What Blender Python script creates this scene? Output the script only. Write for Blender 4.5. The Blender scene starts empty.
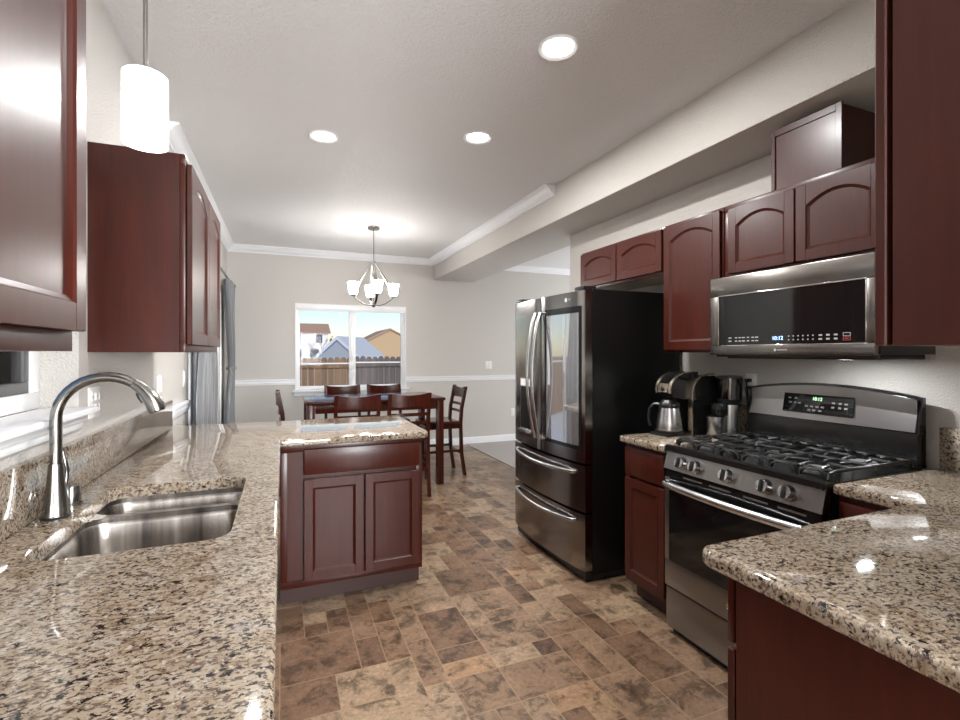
import bpy, bmesh, math, random
from mathutils import Vector, Matrix
random.seed(7)
sc = bpy.context.scene
COL = sc.collection
PI = math.pi

# ---------------------------------------------------------------- camera
cd = bpy.data.cameras.new('camera')
cam = bpy.data.objects.new('camera', cd)
COL.objects.link(cam)
cam.location = (0, 0, 1.372)
cam.rotation_euler = (PI/2, 0, -math.radians(22.15))
cd.sensor_width = 36
cd.lens = 485.4/960*36
cd.shift_y = -7/960
cd.clip_start = 0.02
cd.clip_end = 400
sc.camera = cam

# ---------------------------------------------------------------- world / exposure
w = bpy.data.worlds.new('sky')
sc.world = w
w.use_nodes = True
wn = w.node_tree
bg = wn.nodes['Background']
sky = wn.nodes.new('ShaderNodeTexSky')
sky.sky_type = 'NISHITA'
sky.sun_disc = False
sky.sun_elevation = math.radians(38)
sky.sun_rotation = math.radians(200)
sky.dust_density = 0.3
sky.ozone_density = 1.6
wn.links.new(sky.outputs[0], bg.inputs[0])
SKY = 0.10
bg.inputs[1].default_value = SKY
sc.view_settings.view_transform = 'Standard'
sc.view_settings.look = 'None'
sc.view_settings.gamma = 1
sc.view_settings.exposure = 0.33
sc.view_settings.use_curve_mapping = False
LAMP_W = 24.5        # each ceiling downlight
PEND_L = 6.5        # glass of the pendant
CHAN_L = 38.0        # glass of the chandelier

# area lamps added outside the unseen windows to brighten rooms and ceiling
for nm, loc, rot, sx, sy, pw in (('fill_light', (1.25, -3.42, 1.5), (math.radians(90), 0, 0), 2.0, 1.15, 360), ('fill_light', (6.2, 5.3, 1.5), (math.radians(90), 0, math.radians(90)), 1.9, 1.4, 75)):
    al = bpy.data.lights.new(nm, 'AREA'); al.shape = 'RECTANGLE'; al.size = sx; al.size_y = sy; al.energy = pw; al.color = (.93, .97, 1)
    ao = bpy.data.objects.new(nm, al); COL.objects.link(ao); ao.location = loc; ao.rotation_euler = rot

# winter sun from behind the house
sd = bpy.data.lights.new('sun', 'SUN')
sd.energy = 2.6
sd.color = (1, .86, .7)
sd.angle = math.radians(1)
so = bpy.data.objects.new('sun', sd)
COL.objects.link(so)
so.location = (8, -10, 12)
so.rotation_euler = Vector((.05, .9, -.43)).to_track_quat('-Z', 'Y').to_euler()


# ================================================================ helpers
class MB:
    """collects shapes into one bmesh"""
    def __init__(self):
        self.bm = bmesh.new()

    def box(self, x0, y0, z0, x1, y1, z1, bev=0, seg=2):
        if x0 > x1: x0, x1 = x1, x0
        if y0 > y1: y0, y1 = y1, y0
        if z0 > z1: z0, z1 = z1, z0
        b = self.bm
        v = [b.verts.new(p) for p in ((x0,y0,z0),(x1,y0,z0),(x1,y1,z0),(x0,y1,z0),
                                      (x0,y0,z1),(x1,y0,z1),(x1,y1,z1),(x0,y1,z1))]
        fs = [b.faces.new([v[i] for i in q]) for q in
              ((3,2,1,0),(4,5,6,7),(0,1,5,4),(1,2,6,5),(2,3,7,6),(3,0,4,7))]
        if bev:
            es = list({e for f in fs for e in f.edges})
            bmesh.ops.bevel(b, geom=es, offset=bev, segments=seg, affect='EDGES', profile=.5)
        return self

    def loft(self, loops, cap0=True, cap1=True, closed=True):
        b = self.bm
        L = [[b.verts.new(p) for p in lp] for lp in loops]
        n = len(L[0])
        for a, c in zip(L, L[1:]):
            for i in range(n if closed else n-1):
                j = (i+1) % n
                b.faces.new((a[i], a[j], c[j], c[i]))
        if cap0: b.faces.new(L[0][::-1])
        if cap1: b.faces.new(L[-1])
        return self

    def lathe(self, prof, c=(0,0,0), axis='Z', seg=24):
        """prof: list of (radius, height)"""
        loops = []
        for r, h in prof:
            lp = []
            for k in range(seg):
                a = 2*PI*k/seg
                p = (max(r,1e-5)*math.cos(a), max(r,1e-5)*math.sin(a), h)
                if axis == 'X': p = (p[2], p[0], p[1])
                if axis == 'Y': p = (p[1], p[2], p[0])
                lp.append((p[0]+c[0], p[1]+c[1], p[2]+c[2]))
            loops.append(lp)
        return self.loft(loops)

    def tube(self, pts, r, seg=10, flat=None):
        """sweep along pts; r number or list; flat=(a,b) scales the section"""
        pts = [Vector(p) for p in pts]
        n = len(pts)
        rs = r if isinstance(r, (list, tuple)) else [r]*n
        t0 = (pts[1]-pts[0]).normalized()
        up = Vector((0,0,1)) if abs(t0.z) < .9 else Vector((0,1,0))
        u = t0.cross(up).normalized()
        loops = []
        for i, p in enumerate(pts):
            t = (pts[min(i+1,n-1)]-pts[max(i-1,0)]).normalized()
            u = (u - t*u.dot(t)).normalized()
            v = t.cross(u)
            sa, sb = flat if flat else (1, 1)
            loops.append([p + (u*math.cos(2*PI*k/seg)*sa + v*math.sin(2*PI*k/seg)*sb)*rs[i] for k in range(seg)])
        return self.loft(loops)

    def bar(self, p0, p1, w, d):
        """straight bar with rectangular section (w along the horizontal side, d the other)"""
        p0, p1 = Vector(p0), Vector(p1)
        t = (p1-p0).normalized()
        up = Vector((0,1,0)) if abs(t.z) > .7 else Vector((0,0,1))
        u = t.cross(up).normalized(); v = t.cross(u)
        q = [(-1,-1),(1,-1),(1,1),(-1,1)]
        return self.loft([[p + u*a*w/2 + v*c*d/2 for a, c in q] for p in (p0, p1)])

    def prism(self, poly, axis, a, b):
        """extrude a 2d polygon along an axis from a to b"""
        def P(p, h):
            if axis == 'Z': return (p[0], p[1], h)
            if axis == 'Y': return (p[0], h, p[1])
            return (h, p[0], p[1])
        return self.loft([[P(p, a) for p in poly], [P(p, b) for p in poly]])

    def slab(self, outline, holes, z0, z1, bev=0):
        """flat slab with holes, its outer rim rounded"""
        b = self.bm
        edges = []
        for lp in [outline]+holes:
            vs = [b.verts.new((p[0], p[1], z1)) for p in lp]
            edges += [b.edges.new((vs[i], vs[(i+1) % len(vs)])) for i in range(len(vs))]
        r = bmesh.ops.triangle_fill(b, edges=edges, use_beauty=True)
        faces = [g for g in r['geom'] if isinstance(g, bmesh.types.BMFace)]
        ex = bmesh.ops.extrude_face_region(b, geom=faces)
        nv = [g for g in ex['geom'] if isinstance(g, bmesh.types.BMVert)]
        bmesh.ops.translate(b, verts=nv, vec=(0, 0, z0-z1))
        bmesh.ops.recalc_face_normals(b, faces=b.faces[:])
        if bev:
            rim = {(round(p[0], 4), round(p[1], 4)) for p in outline}
            on = lambda v: (round(v.co.x, 4), round(v.co.y, 4)) in rim
            es = [e for e in b.edges if on(e.verts[0]) and on(e.verts[1]) and len(e.link_faces) == 2 and e.calc_face_angle(0) > .6
                  and abs(e.verts[0].co.z-e.verts[1].co.z) < 1e-5]
            bmesh.ops.bevel(b, geom=es, offset=bev, segments=3, affect='EDGES', profile=.5)
        return self

    def merge(self, mesh, mat4):
        n = len(self.bm.verts)
        self.bm.from_mesh(mesh)
        self.bm.verts.ensure_lookup_table()
        bmesh.ops.transform(self.bm, matrix=mat4, verts=self.bm.verts[n:])
        return self

    def build(self, name, mat, parent=None, smooth=True, angle=40):
        b = self.bm
        bmesh.ops.recalc_face_normals(b, faces=b.faces[:])
        me = bpy.data.meshes.new(name)
        b.to_mesh(me); b.free()
        if smooth and me.polygons:
            me.polygons.foreach_set('use_smooth', [True]*len(me.polygons))
            try: me.set_sharp_from_angle(angle=math.radians(angle))
            except Exception: pass
        me.materials.append(mat)
        o = bpy.data.objects.new(name, me)
        COL.objects.link(o)
        if parent: o.parent = parent
        return o


def tag(o, label, cat, group=None, kind=None):
    o['label'] = label; o['category'] = cat
    if group: o['group'] = group
    if kind: o['kind'] = kind
    return o


def thing(name, label, cat, loc=(0,0,0), rz=0, group=None):
    o = bpy.data.objects.new(name, None)
    COL.objects.link(o)
    o.location = loc; o.rotation_euler = (0, 0, rz)
    o.empty_display_size = .1
    return tag(o, label, cat, group)


def struct(o):
    o['kind'] = 'structure'
    return o


def dup(root, loc, rz, label, group=None):
    r = root.copy(); COL.objects.link(r)
    r.location = loc; r.rotation_euler = (0, 0, rz)
    r['label'] = label
    if group: r['group'] = group
    for ch in root.children:
        c = ch.copy(); COL.objects.link(c); c.parent = r
        for g in ch.children:
            d = g.copy(); COL.objects.link(d); d.parent = c
    return r


def text_mb(mb, s, size, mat4, ext=.0004):
    cu = bpy.data.curves.new('lettering', 'FONT')
    cu.body = s; cu.size = size; cu.extrude = ext
    cu.align_x = 'CENTER'; cu.align_y = 'CENTER'
    to = bpy.data.objects.new('lettering', cu)
    COL.objects.link(to)
    dg = bpy.context.evaluated_depsgraph_get()
    me = bpy.data.meshes.new_from_object(to.evaluated_get(dg))
    mb.merge(me, mat4)
    bpy.data.objects.remove(to); bpy.data.curves.remove(cu); bpy.data.meshes.remove(me)
    return mb


FRONT = Matrix.Rotation(PI/2, 4, 'X')     # lettering upright, facing -Y


def rrect(x0, y0, x1, y1, r, n=5):
    pts = []
    for cx, cy, a0 in ((x1-r, y0+r, -90), (x1-r, y1-r, 0), (x0+r, y1-r, 90), (x0+r, y0+r, 180)):
        for k in range(n+1):
            a = math.radians(a0 + 90*k/n)
            pts.append((cx+r*math.cos(a), cy+r*math.sin(a)))
    return pts


# ================================================================ materials
def srgb(r, g, b):
    f = lambda c: (c/255/12.92) if c/255 <= .04045 else ((c/255+.055)/1.055)**2.4
    return (f(r), f(g), f(b), 1)


class Mat:
    def __init__(self, name, base=(.5,.5,.5,1), rough=.5, metal=0, **kw):
        self.m = bpy.data.materials.new(name)
        self.m.use_nodes = True
        self.t = self.m.node_tree
        self.b = self.t.nodes['Principled BSDF']
        self.set('Base Color', base); self.set('Roughness', rough); self.set('Metallic', metal)
        for k, v in kw.items(): self.set(k.replace('_', ' '), v)

    def set(self, k, v): self.b.inputs[k].default_value = v

    def node(self, t, **kw):
        n = self.t.nodes.new(t)
        for k, v in kw.items():
            if k in n.inputs.keys(): n.inputs[k].default_value = v
            else: setattr(n, k, v)
        return n

    def link(self, a, b): self.t.links.new(a, b)

    def coords(self, scale=(1,1,1), kind='Object', rot=(0,0,0)):
        tc = self.node('ShaderNodeTexCoord')
        mp = self.node('ShaderNodeMapping')
        mp.inputs['Scale'].default_value = scale
        mp.inputs['Rotation'].default_value = rot
        self.link(tc.outputs[kind], mp.inputs[0])
        return mp.outputs[0]

    def noise(self, vec, scale, detail=3, rough=.55, dist=0):
        n = self.node('ShaderNodeTexNoise')
        n.inputs['Scale'].default_value = scale; n.inputs['Detail'].default_value = detail
        n.inputs['Roughness'].default_value = rough; n.inputs['Distortion'].default_value = dist
        if vec is not None: self.link(vec, n.inputs['Vector'])
        return n.outputs['Fac']

    def ramp(self, fac, stops, interp='LINEAR'):
        r = self.node('ShaderNodeValToRGB')
        cr = r.color_ramp; cr.interpolation = interp
        while len(cr.elements) < len(stops): cr.elements.new(.5)
        for e, (p, c) in zip(cr.elements, stops):
            e.position = p; e.color = c
        self.link(fac, r.inputs[0])
        return r.outputs[0]

    def mix(self, fac, a, b, mode='MIX'):
        n = self.node('ShaderNodeMix', data_type='RGBA', blend_type=mode)
        for s, v in ((0, fac), (6, a), (7, b)):
            if hasattr(v, 'node'): self.link(v, n.inputs[s])
            else: n.inputs[s].default_value = v
        return n.outputs[2]

    def bump(self, h, strength=.2, dist=.01):
        n = self.node('ShaderNodeBump')
        n.inputs['Strength'].default_value = strength; n.inputs['Distance'].default_value = dist
        self.link(h, n.inputs['Height'])
        self.link(n.outputs[0], self.b.inputs['Normal'])

    def col(self, c): self.link(c, self.b.inputs['Base Color'])


M = {}
g = lambda v: (v, v, v, 1)
# painted walls, orange-peel
a = Mat('wall_paint', srgb(206, 201, 195), .55)
n1 = a.noise(a.coords(), 150, 3, .6)
a.bump(n1, .9, .009)
M['wall'] = a.m
a = Mat('ceiling_paint', srgb(232, 230, 229), .33)
n1 = a.noise(a.coords(), 70, 4, .65)
a.bump(n1, 1.0, .012)
M['ceil'] = a.m
M['trim'] = Mat('white_trim', srgb(236, 236, 238), .35).m
M['vinyl'] = Mat('white_vinyl', srgb(240, 240, 240), .3).m

# cherry cabinet wood
def wood(name, dark, light, rough=.28, coat=.35, sc_=(22, 22, 1.6)):
    a = Mat(name, light, rough)
    v = a.coords(sc_)
    n1 = a.noise(v, 2.2, 6, .62, .6)
    n2 = a.noise(a.coords((1.2, 1.2, .5)), 2.0, 2)
    c = a.ramp(n1, [(.25, dark), (.75, light)])
    c2 = a.mix(n2, g(.72), g(1.25))
    a.col(a.mix(1.0, c, c2, 'MULTIPLY'))
    a.set('Coat Weight', coat); a.set('Coat Roughness', .2); a.set('Specular IOR Level', .3)
    return a.m
M['wood'] = wood('cherry_wood', srgb(50, 18, 11), srgb(71, 26, 15), .33, .12)
M['wood_end'] = wood('cherry_end_panel', srgb(56, 24, 17), srgb(72, 32, 23), .40, .10)
M['wood_dine'] = wood('dark_cherry_wood', srgb(44, 15, 9), srgb(76, 30, 17), .22, .3)
M['wood_pale'] = Mat('pale_maple_board', srgb(214, 200, 178), .5).m
M['toe'] = Mat('toe_board', srgb(58, 34, 28), .5).m

# granite
def granite():
    a = Mat('granite', rough=.05, IOR=1.75)
    v = a.coords((1, 1, 1), rot=(0, 0, .5))
    base = a.ramp(a.noise(v, 16, 5, .65, .8), [(.28, srgb(116, 97, 78)), (.42, srgb(146, 130, 110)), (.58, srgb(163, 150, 133)), (.75, srgb(140, 136, 133))])
    vs = a.coords((1, 1.55, 1.3), rot=(0, 0, .9))
    f1 = a.ramp(a.noise(vs, 85, 4, .62, .4), [(.51, g(0)), (.57, g(.9))])
    c1 = a.mix(f1, base, srgb(92, 75, 66))
    f2 = a.ramp(a.noise(vs, 62, 5, .68, .5), [(.555, g(0)), (.595, g(1))])
    c2 = a.mix(f2, c1, srgb(30, 26, 27))
    f3 = a.ramp(a.noise(v, 120, 2, .5), [(.60, g(0)), (.7, g(.6))])
    c3 = a.mix(f3, c2, srgb(194, 184, 170))
    a.col(c3)
    return a.m
M['granite'] = granite()

# metals
def steel(name, base, rough, streak=(1, 1, 90), amp=.02):
    a = Mat(name, base, rough, 1.0)
    n1 = a.noise(a.coords(streak), 8, 3, .6)
    r = a.node('ShaderNodeMapRange')
    a.link(n1, r.inputs[0])
    r.inputs[3].default_value = rough*(1-amp); r.inputs[4].default_value = rough*(1+amp)
    a.link(r.outputs[0], a.b.inputs['Roughness'])
    return a.m
M['steel'] = steel('stainless_steel', g(.58), .26)
M['steel_slate'] = steel('slate_stainless_steel', (.27, .26, .25, 1), .28)
M['steel_dark'] = Mat('dark_bronze_steel', (.215, .198, .182, 1), .27, 1.0).m
M['steel_mid'] = Mat('brushed_range_steel', (.33, .33, .33, 1), .28, 1.0).m
M['steel_black'] = steel('black_stainless_steel', (.30, .29, .285, 1), .17)
a = Mat('sink_steel', g(.4), .26, 1.0)
a.col(a.ramp(a.noise(a.coords((16, 16, .6)), 1.0, 3, .6), [(.35, (.16, .145, .135, 1)), (.5, (.40, .37, .34, 1)), (.66, (.62, .60, .58, 1))]))  # reflection streaks put into the colour of the steel
M['steel_sink'] = a.m
M['nickel'] = steel('brushed_nickel', (.29, .28, .265, 1), .22, (60, 60, 1))
M['chrome'] = Mat('chrome', g(.75), .08, 1).m
M['gold'] = Mat('bronze_metal', (.62, .54, .42, 1), .25, 1).m
M['black'] = Mat('black_plastic', g(.012), .3).m
M['black_gloss'] = Mat('black_gloss_enamel', g(.010), .10).m
M['black_side'] = Mat('black_textured_steel', g(.006), .35, Specular_IOR_Level=.25).m
M['black_glass'] = Mat('black_glass', g(.006), .05).m
M['smoke_glass'] = Mat('smoked_glass', (.62, .62, .64, 1), .04, .85).m
M['iron'] = Mat('cast_iron', g(.010), .28).m
M['grey_plastic'] = Mat('grey_plastic', g(.10), .4).m
M['white_plastic'] = Mat('white_plastic', srgb(236, 234, 230), .35).m
M['mark'] = Mat('pale_marking', g(.42), .5).m
M['mark_dim'] = Mat('grey_marking', g(.16), .5).m
M['mark_red'] = Mat('red_marking', srgb(170, 70, 70), .5).m

def emit(name, color, s):
    a = Mat(name, g(.8), .4)
    a.set('Emission Color', color); a.set('Emission Strength', s)
    return a.m
M['lens'] = emit('downlight_lens', (1, .96, .9, 1), 9)
M['opal'] = emit('opal_glass_lit', (1, .95, .88, 1), PEND_L)
M['opal_c'] = emit('opal_glass_chandelier', (1, .97, .93, 1), CHAN_L)
M['led_blue'] = emit('blue_display', (.15, .4, 1, 1), 2.5)
M['led_green'] = emit('green_display', (.25, 1, .35, 1), 1.2)

# window glass
a = Mat('window_glass', g(1), 0)
tr = a.node('ShaderNodeBsdfTransparent'); gl = a.node('ShaderNodeBsdfGlossy')
gl.inputs['Roughness'].default_value = .0
fr = a.node('ShaderNodeFresnel'); fr.inputs[0].default_value = 1.1
mx = a.node('ShaderNodeMixShader')
a.link(fr.outputs[0], mx.inputs[0]); a.link(tr.outputs[0], mx.inputs[1]); a.link(gl.outputs[0], mx.inputs[2])
a.link(mx.outputs[0], a.t.nodes['Material Output'].inputs[0])
M['glass'] = a.m
a = Mat('smoked_clear_plastic', g(1), .05)
tr = a.node('ShaderNodeBsdfTransparent'); tr.inputs[0].default_value = (.32, .30, .30, 1)
gl = a.node('ShaderNodeBsdfGlossy'); gl.inputs['Roughness'].default_value = .05
mx = a.node('ShaderNodeMixShader'); mx.inputs[0].default_value = .12
a.link(tr.outputs[0], mx.inputs[1]); a.link(gl.outputs[0], mx.inputs[2])
a.link(mx.outputs[0], a.t.nodes['Material Output'].inputs[0])
M['hopper'] = a.m

# floor vinyl: tone per tile from a face attribute, joints from the two uv maps in metres
a = Mat('stone_tile_vinyl', rough=.32)
at = a.node('ShaderNodeAttribute', attribute_name='tone')
tc_ = a.node('ShaderNodeTexCoord')
sh_ = a.node('ShaderNodeVectorMath', operation='MULTIPLY_ADD')
cx_ = a.node('ShaderNodeCombineXYZ'); a.link(at.outputs['Fac'], cx_.inputs[2])
a.link(cx_.outputs[0], sh_.inputs[0]); sh_.inputs[1].default_value = (0, 0, 60); a.link(tc_.outputs['Object'], sh_.inputs[2])
v = sh_.outputs[0]
vein = a.noise(v, 9, 10, .72, .45)
fine = a.noise(v, 55, 6, .72)
tone = a.ramp(at.outputs['Fac'], [(0, srgb(96, 74, 59)), (.22, srgb(116, 90, 70)), (.5, srgb(132, 108, 87)), (.8, srgb(150, 127, 103)), (1, srgb(146, 114, 86))])
vr = a.ramp(vein, [(.34, g(.30)), (.43, g(.55)), (.50, g(.98)), (.60, g(1.12)), (.70, g(1.5))])
c = a.mix(1.0, tone, vr, 'MULTIPLY')
fr_ = a.ramp(fine, [(.3, g(.72)), (.7, g(1.22))])
c = a.mix(1.0, c, fr_, 'MULTIPLY')
def edge(uv):
    u = a.node('ShaderNodeUVMap', uv_map=uv)
    s = a.node('ShaderNodeSeparateXYZ'); a.link(u.outputs[0], s.inputs[0])
    m = a.node('ShaderNodeMath', operation='MINIMUM')
    a.link(s.outputs[0], m.inputs[0]); a.link(s.outputs[1], m.inputs[1])
    return m.outputs[0]
m = a.node('ShaderNodeMath', operation='MINIMUM')
a.link(edge('near'), m.inputs[0]); a.link(edge('far'), m.inputs[1])
jr = a.ramp(m.outputs[0], [(.0012, g(.8)), (.0028, g(0))])
c = a.mix(jr, c, srgb(150, 124, 98))
a.col(c)
a.bump(vein, .06, .004)
M['floor'] = a.m
a = Mat('grey_carpet', srgb(132, 126, 122), .95)
n1 = a.noise(a.coords(), 260, 3, .7)
a.col(a.ramp(n1, [(.35, srgb(120, 115, 112)), (.65, srgb(196, 190, 186))]))
a.bump(n1, .4, .004)
M['carpet'] = a.m
a = Mat('satin_curtain', srgb(112, 112, 114), .32)
a.set('Sheen Weight', .3)
a.bump(a.noise(a.coords((1, 1, .05)), 160, 2), .1, .002)
M['curtain'] = a.m
# outside
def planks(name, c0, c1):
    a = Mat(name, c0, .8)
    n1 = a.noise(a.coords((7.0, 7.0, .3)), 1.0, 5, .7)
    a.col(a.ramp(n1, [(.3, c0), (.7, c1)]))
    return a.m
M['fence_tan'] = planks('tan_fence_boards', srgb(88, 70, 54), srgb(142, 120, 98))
M['fence_shaded'] = planks('shaded_fence_boards', srgb(74, 72, 74), srgb(120, 114, 112))  # shade of the house put into the board colour of this section
M['snow'] = Mat('snow', srgb(226, 232, 242), .7).m
M['siding_white'] = Mat('white_siding', srgb(214, 218, 226), .7).m
M['siding_tan'] = Mat('tan_siding', srgb(170, 150, 122), .7).m
M['siding_blue'] = Mat('blue_grey_siding', srgb(146, 156, 170), .7).m
M['roof_brown'] = Mat('brown_shingles', srgb(168, 142, 126), .8).m
M['roof_grey'] = Mat('frosty_grey_roof', srgb(188, 198, 212), .7).m
M['bark'] = Mat('bark', srgb(96, 84, 78), .9).m
M['rust_leaf'] = Mat('rust_leaves', srgb(140, 84, 50), .9).m
M['dark_pane'] = Mat('dark_pane', srgb(70, 84, 100), .1).m

# ================================================================ room shell
XW, YF, XR, ZC, ZS, YE = -.65, 6.84, 2.43, 2.737, 2.44, 3.79
T = .14
# tiled vinyl floor
def tiled_floor(x0, y0, nx, ny, c):
    bm = bmesh.new()
    un = bm.loops.layers.uv.new('near'); uf = bm.loops.layers.uv.new('far')
    tn = bm.faces.layers.float.new('tone')
    used = [[False]*ny for _ in range(nx)]
    rnd = random.Random(3)
    kinds = [(2,3),(3,2),(2,2),(1,2),(2,1),(1,1),(2,3),(3,2),(3,3),(1,3)]
    for j in range(ny):
        for i in range(nx):
            if used[i][j]: continue
            ks = kinds[:]; rnd.shuffle(ks)
            for (a_, b_) in ks + [(1,1)]:
                if i+a_ > nx or j+b_ > ny: continue
                if any(used[i+p][j+q] for p in range(a_) for q in range(b_)): continue
                break
            for p in range(a_):
                for q in range(b_): used[i+p][j+q] = True
            X0, Y0, X1, Y1 = x0+i*c, y0+j*c, x0+(i+a_)*c, y0+(j+b_)*c
            vs = [bm.verts.new((x, y, 0)) for x, y in ((X0,Y0),(X1,Y0),(X1,Y1),(X0,Y1))]
            f = bm.faces.new(vs)
            small = a_*b_ <= 2
            f[tn] = rnd.choice([.02,.07,.12,.2,.3,.42,.6,.75,.92,.97]) if small else rnd.uniform(.12,.82)
            for lp in f.loops:
                x, y, _ = lp.vert.co
                lp[un].uv = (x-X0, y-Y0); lp[uf].uv = (X1-x, Y1-y)
    me = bpy.data.meshes.new('floor'); bm.to_mesh(me); bm.free()
    me.materials.append(M['floor'])
    o = bpy.data.objects.new('floor', me); COL.objects.link(o)
    return struct(o)
tiled_floor(XW-.02, -3.24, 30, 92, .11)          # to x = 2.63
struct(MB().box(2.552, YE+.0, -.05, 6.1, YF+.02, .008).build('floor_carpet', M['carpet']))
struct(MB().box(XW-.2, -3.4, -.2, 6.2, YF+.2, -.004).build('floor_slab', M['toe']))
struct(MB().box(XW-.2, -3.4, ZC, 6.2, YF+.2, ZC+.12).build('ceiling', M['ceil']))
struct(MB().box(2.05, -.0, ZS, 2.66, YF, ZC+.01, .012, 2).build('ceiling_beam', M['wall']))

def wall_with_holes(name, axis, pos, thick, a0, a1, z0, z1, holes):
    """axis X: wall plane at x=pos..pos+thick running along y; axis Y likewise"""
    mb = MB()
    def bx(u0, u1, w0, w1):
        if u1-u0 < 1e-4 or w1-w0 < 1e-4: return
        if axis == 'X': mb.box(pos, u0, w0, pos+thick, u1, w1)
        else: mb.box(u0, pos, w0, u1, pos+thick, w1)
    holes = sorted(holes)
    cur = a0
    for (h0, h1, w0, w1) in holes:
        bx(cur, h0, z0, z1)
        bx(h0, h1, z0, w0); bx(h0, h1, w1, z1)
        cur = h1
    bx(cur, a1, z0, z1)
    return struct(mb.build(name, M['wall'], smooth=False))
KW = (1.12, 2.07, 1.165, 2.08)      # kitchen window (y0,y1,z0,z1)
SD = (4.22, 6.12, .0, 2.06)         # sliding door
DW = (.165, 1.625, .88, 2.03)       # dining window (x0,x1,z0,z1)
wall_with_holes('wall_left', 'X', XW-T, T, -3.3, YF+.1, 0, ZC, [KW, SD])
wall_with_holes('wall_far', 'Y', YF, T, XW-T, 6.1, 0, ZC, [DW])
wall_with_holes('wall_right', 'X', XR, .14, .1, YE, 0, ZS+.01, [])
wall_with_holes('wall_near', 'Y', .10, .12, .985, 3.1, 0, ZC, [])
wall_with_holes('wall_back', 'Y', -3.34, T, XW-T, 3.1, 0, ZC, [(.2, 2.3, .9, 2.1)])
wall_with_holes('wall_family', 'X', 3.0, T, -3.3, .1, 0, ZC, [])
wall_with_holes('wall_living', 'X', 6.0, T, YE-.1, YF, 0, ZC, [(4.3, 6.3, .7, 2.2)])
wall_with_holes('wall_living_side', 'Y', YE-.12, .12, 2.57, 6.0, 0, ZC, [])

# crown moulding profile: (out from wall, down from ceiling)
CP = [(0,0),(.085,0),(.085,-.012),(.066,-.022),(.052,-.040),(.040,-.058),(.022,-.070),(.014,-.074),(.014,-.088),(0,-.088)]
def crown(name, axis, wallpos, sign, a0, a1, m0=0, m1=0):
    """m0/m1: mitre at the ends (+1 lengthens with distance from the wall, -1 shortens)"""
    def P(o, d, end):
        s = a0 - m0*o if end == 0 else a1 + m1*o
        u = wallpos + sign*o
        return (u, s, ZC+d) if axis == 'X' else (s, u, ZC+d)
    mb = MB()
    mb.loft([[P(o, d, 0) for o, d in CP], [P(o, d, 1) for o, d in CP]])
    return struct(mb.build(name, M['trim'], angle=25))
crown('trim_1', 'X', XW, 1, 3.33, YF, 0, -1)
crown('trim_2', 'Y', YF, -1, XW, 2.05, -1, -1)
crown('trim_3', 'X', 2.05, -1, 3.42, YF, 0, -1)
crown('trim_4', 'Y', YF, -1, 2.66, 6.0, 0, 0)

# chair rail and baseboards
def rail(name, axis, wallpos, sign, a0, a1, zc, prof):
    mb = MB()
    poly = [(wallpos+sign*o, zc+d) for o, d in prof]
    if axis == 'Y': mb.loft([[(s, u, z) for u, z in poly] for s in (a0, a1)])
    else: mb.loft([[(u, s, z) for u, z in poly] for s in (a0, a1)])
    return struct(mb.build(name, M['trim'], angle=25))
RP = [(0,-.036),(.012,-.036),(.014,-.020),(.020,-.012),(.020,.012),(.026,.020),(.026,.034),(0,.036)]
BP = [(0,0),(.016,0),(.016,.085),(.010,.100),(0,.106)]
rail('trim_5', 'Y', YF, -1, XW, DW[0]-.0, .992, RP)
rail('trim_6', 'Y', YF, -1, DW[1]+.0, 6.0, .992, RP)
rail('trim_7', 'X', XW, 1, 3.555, SD[0]-.10, .992, RP)
rail('baseboard_far', 'Y', YF, -1, XW, 6.0, 0, BP)
rail('baseboard_left', 'X', XW, 1, 3.56, SD[0]-.06, 0, BP)
rail('baseboard_right', 'X', XR, -1, 3.22, YE, 0, BP)

# ---------------------------------------------------------------- windows and sliding door
def frame_box(mb, axis, p0, p1, u0, u1, z0, z1, w, bev=.003):
    def bx(a, b, c, d):
        if axis == 'Y': mb.box(a, p0, c, b, p1, d, bev)
        else: mb.box(p0, a, c, p1, b, d, bev)
    bx(u0, u1, z0, z0+w); bx(u0, u1, z1-w, z1); bx(u0, u0+w, z0+w, z1-w); bx(u1-w, u1, z0+w, z1-w)

wroot = struct(bpy.data.objects.new('window_1', None)); COL.objects.link(wroot)
x0, x1, z0, z1 = DW
mb = MB(); frame_box(mb, 'Y', YF+.012, YF+.10, x0, x1, z0, z1, .028)
xm = (x0+x1)/2
mb.box(xm-.022, YF+.016, z0+.027, xm+.022, YF+.09, z1-.027, .003)
mb.build('window_frame', M['vinyl'], wroot)
for s, (p, q) in enumerate(((x0+.028, xm-.022), (xm+.022, x1-.028))):
    mb = MB(); frame_box(mb, 'Y', YF+.03, YF+.075, p, q, z0+.028, z1-.028, .022)
    sash = mb.build('sash', M['vinyl'], wroot)
    MB().box(p+.022, YF+.05, z0+.05, q-.022, YF+.056, z1-.05).build('pane', M['glass'], sash)
MB().box(x0-.05, YF-.055, z0-.028, x1+.05, YF+.012, z0, .006).box(x0-.03, YF-.02, z0-.075, x1+.03, YF, z0-.028, .004).build('window_sill', M['trim'], wroot)
tag(MB().box(x0+.004, YF-.028, z1-.075, x1-.004, YF+.0115, z1-.002, .008).box(x0+.01, YF-.012, z1-.092, x1-.01, YF+.006, z1-.074, .003).build('roller_blind', M['vinyl']),
    'white rolled-up blind at the top of the dining window', 'blind')
o_ = struct(MB().box(x0-.012, YF-.012, z0, x0+.004, YF+.012, z1, .002).box(x1-.004, YF-.012, z0, x1+.012, YF+.012, z1, .002).build('trim_8', M['trim']))

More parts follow.
